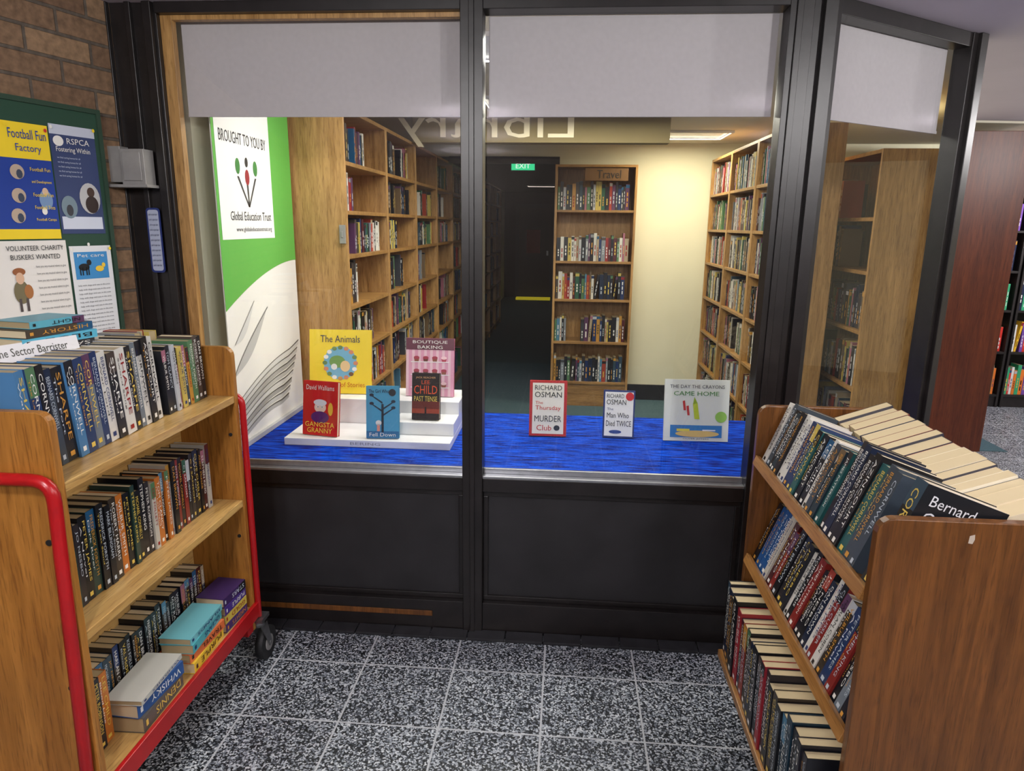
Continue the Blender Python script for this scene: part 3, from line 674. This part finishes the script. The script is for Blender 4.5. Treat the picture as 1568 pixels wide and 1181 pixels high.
stack(mb,-1.148,1.60,.2565,90,[(.045,.2,.10,S(90,86,80),'DENNIS'),(.04,.2,.10,S(40,80,140),'WHISKY'),(.014,.21,.105,S(190,190,182),'WHISKIES')])
stack(mb,-1.148,1.85,.2565,90,[(.035,.2,.10,S(230,196,60),'PURPLE'),(.03,.2,.10,S(216,110,60),'TRAVEL'),(.03,.2,.10,S(80,170,180),'OCEANS'),(.02,.2,.10,S(110,180,190),'ISLANDS')])
stack(mb,-1.148,2.04,.2565,90,[(.03,.14,.10,S(60,50,110),'NIGHTS'),(.03,.14,.10,S(200,180,80),'GOLD'),(.03,.14,.10,S(70,50,130),'PURPLE'),(.03,.14,.10,S(60,40,90),'STARS')])
mb.build('books',[M_PRINT],e)
mb=MB()
stack(mb,-1.37,1.68,1.268,80,[(.02,.2,.13,S(60,60,66),'SAGA'),(.022,.21,.14,S(90,180,210),'BLUE'),(.02,.2,.13,S(70,60,50),'HISTORY'),(.018,.16,.12,S(90,170,190),'NIGHT')])
Mc=frame((-1.35,1.46,1.262),(.32,.93,0),(-.25,.1,.9)); mb.box(0,.24,-.0,.045,-.001,.0005,S(226,226,228),M=Mc); mb.text('The Sector Barrister',.03,.014,.18,.02,S(60,60,50),.0015,Mc)
mb.build('loose_books',[M_PRINT],e)

# ================================================================ RIGHT TROLLEY
e=empty('book_trolley')
mb=MB()
for y in (1.25,2.08):
    Mp=frame((.60,y+.022,0),(1,0,0),(0,0,1)); mb.prism(endp(.43,1.07,.12),0,.022,mi=0,M=Mp)
def RL(z,x=.612): return T(x,2.076,z)@Rz(-90)@Rx(-20)
def RR(z,x=1.018): return T(x,1.276,z)@Rz(90)@Rx(-20)
for z in (.90,.57):
    for Mx in (RL(z),RR(z)):
        mb.box(0,.80,0,.19,-.014,0,mi=1,M=Mx); mb.box(0,.80,-.014,0,-.02,.010,mi=1,M=Mx)
mb.box(.54,1.09,1.275,2.078,.205,.23,mi=1); mb.box(.811,.819,1.275,2.078,.23,1.0,mi=1)
mb.build('panels_and_shelves',[M_OAKR,M_OAKRL],e,.002)
mb=MB(); mb.poly([(.765,1.028,.0006),(.773,1.027,.0006),(.776,1.036,.0006),(.775,1.046,.0006),(.766,1.043,.0006)],S(190,176,160),M=frame((0,1.25,0),(1,0,0),(0,0,1))); mb.build('label_remnant',[M_MATTE],e)
for i,(x,y) in enumerate(((.66,2.03),(.97,2.03),(.66,1.31),(.97,1.31))):
    mb=MB(); mb.box(x-.03,x+.03,y-.03,y+.03,.19,.204,mi=1); mb.box(x-.022,x-.018,y-.02,y+.02,.05,.19,mi=1); mb.box(x+.018,x+.022,y-.02,y+.02,.05,.19,mi=1); mb.cyl((x,y,.05),(1,0,0),.05,.014,mi=0); mb.cyl((x,y,.05),(1,0,0),.02,.017,mi=1)
    mb.build('caster_%d'%(i+1),[M_RUBBER,M_STEEL],e)
mb=MB()
row(mb,RL(.901),.50,(.19,.21),(.12,.13),(.020,.034),CORNPAL,1,CORN+NAMES[:4],lean=.0,xs=.01)
row(mb,RL(.901),.735,(.22,.24),(.14,.145),(.022,.036),DARKPAL+CORNPAL,1,CORN,lean=0,xs=.50)
Bm=RL(.901)@T(.752,.0,0)
book(mb,Bm,.042,.245,.165,S(22,24,28),1,'CORNWELL')
Fc=Bm@Matrix(((0,0,1,.0421),(1,0,0,0),(0,1,0,0),(0,0,0,1)))
mb.text('Bernard',.02,.205,.09,.022,S(226,226,230),.0006,Fc); mb.text('Cornwell',.02,.165,.12,.028,S(226,226,230),.0006,Fc)
row(mb,RL(.571),.79,(.19,.22),(.12,.13),(.022,.036),DARKPAL+CORNPAL[:6],1,NAMES,lean=.0,xs=.01)
PC=S(220,202,162)
row(mb,RR(.901,1.028),.79,(.208,.220),(.145,.155),(.032,.052),[S(222,206,172),S(120,40,36),S(230,222,200),S(60,60,70),S(224,210,180)],1,NAMES,lean=0,xs=.01,thin=.0008,page=PC)
row(mb,RR(.571),.79,(.18,.20),(.12,.13),(.022,.038),PAL,1,NAMES,lean=0,xs=.01)
row(mb,T(.545,2.076,.2308)@Rz(-90),.79,(.23,.262),(.14,.16),(.024,.042),DARKPAL+[S(60,120,170),S(150,40,50)],1,NAMES,lean=0,xs=.005,page=PC)
row(mb,T(1.075,1.276,.2308)@Rz(90),.79,(.20,.25),(.14,.16),(.024,.04),PAL,1,NAMES,lean=0,xs=.005)
mb.build('books',[M_PRINT],e)

# ================================================================ LIGHTS
def fill_globe(x,y,w,col,r=.06,zc=2.32):  # added unseen lobby globes: fill for blinds and ceiling, reflections kept behind mullions
    e=empty('ceiling_or_fill_light')
    m=MB(); m.cyl((x,y,zc-.008),(0,0,1),.08,.0075,mi=0); m.cyl((x,y,zc-.022),(0,0,1),.035,.008,mi=0); m.build('base_plate',[M_PLASTW],e,.001)
    l=bpy.data.lights.new('fill_globe_lamp','POINT'); l.energy=w; l.color=col; l.shadow_soft_size=r
    o=bpy.data.objects.new('fill_globe_lamp',l); sc.collection.objects.link(o); o.location=(x,y,zc-.032-r); o.parent=e
def strip(x,y,sx,sy,w,col,zc=2.305):
    e=empty('ceiling_or_fill_light')
    m=MB(); t=.02
    m.box(x-sx/2-t,x+sx/2+t,y-sy/2-t,y-sy/2,zc-.018,zc-.001); m.box(x-sx/2-t,x+sx/2+t,y+sy/2,y+sy/2+t,zc-.018,zc-.001)
    m.box(x-sx/2-t,x-sx/2,y-sy/2,y+sy/2,zc-.018,zc-.001); m.box(x+sx/2,x+sx/2+t,y-sy/2,y+sy/2,zc-.018,zc-.001); m.box(x-sx/2,x+sx/2,y-sy/2,y+sy/2,zc-.005,zc-.001)
    m.build('housing',[M_PLASTW],e)
    l=bpy.data.lights.new('panel_lamp','AREA'); l.shape='RECTANGLE'; l.size=sx; l.size_y=sy; l.energy=w; l.color=col
    o=bpy.data.objects.new('panel_lamp',l); sc.collection.objects.link(o); o.location=(x,y,zc-.012); o.parent=e
CW=(1,.97,.96)
for x,y,w in ((-.65,.2,44),(-.82,-1.0,42),(1.32,.6,42),(1.78,-.8,46),(-.98,-2.2,36),(2.7,1.6,48),(3.8,3.4,60),(4.2,5.4,75)): fill_globe(x,y,w,CW)
WW=(1,.94,.80)
strip(-.3,3.0,1.2,.4,28,(1,.96,.90)); strip(.1,4.3,1.2,.4,34,WW); strip(.95,5.75,.5,.4,22,(1,.90,.68)); strip(1.95,4.6,.3,.3,14,(1,.90,.68))
strip(-.5,13.0,.5,.3,2.0,(1,.85,.7))
w=bpy.data.worlds.new('world'); sc.world=w; w.use_nodes=True
w.node_tree.nodes['Background'].inputs[0].default_value=(.6,.62,.7,1); w.node_tree.nodes['Background'].inputs[1].default_value=.3

# ================================================================ CAMERA
fw=Vector((-.07484,.9708,-.2281)).normalized(); rt=Vector((.99677,.0795,.0113)); rt=(rt-fw*rt.dot(fw)).normalized(); up=rt.cross(fw)
cam=bpy.data.cameras.new('camera'); cam.sensor_width=36; cam.lens=36*1050/1568; cam.sensor_fit='HORIZONTAL'; cam.clip_start=.05
co=bpy.data.objects.new('camera',cam); sc.collection.objects.link(co)
co.matrix_world=Matrix(((rt.x,up.x,-fw.x,0),(rt.y,up.y,-fw.y,0),(rt.z,up.z,-fw.z,H),(0,0,0,1)))
sc.camera=co
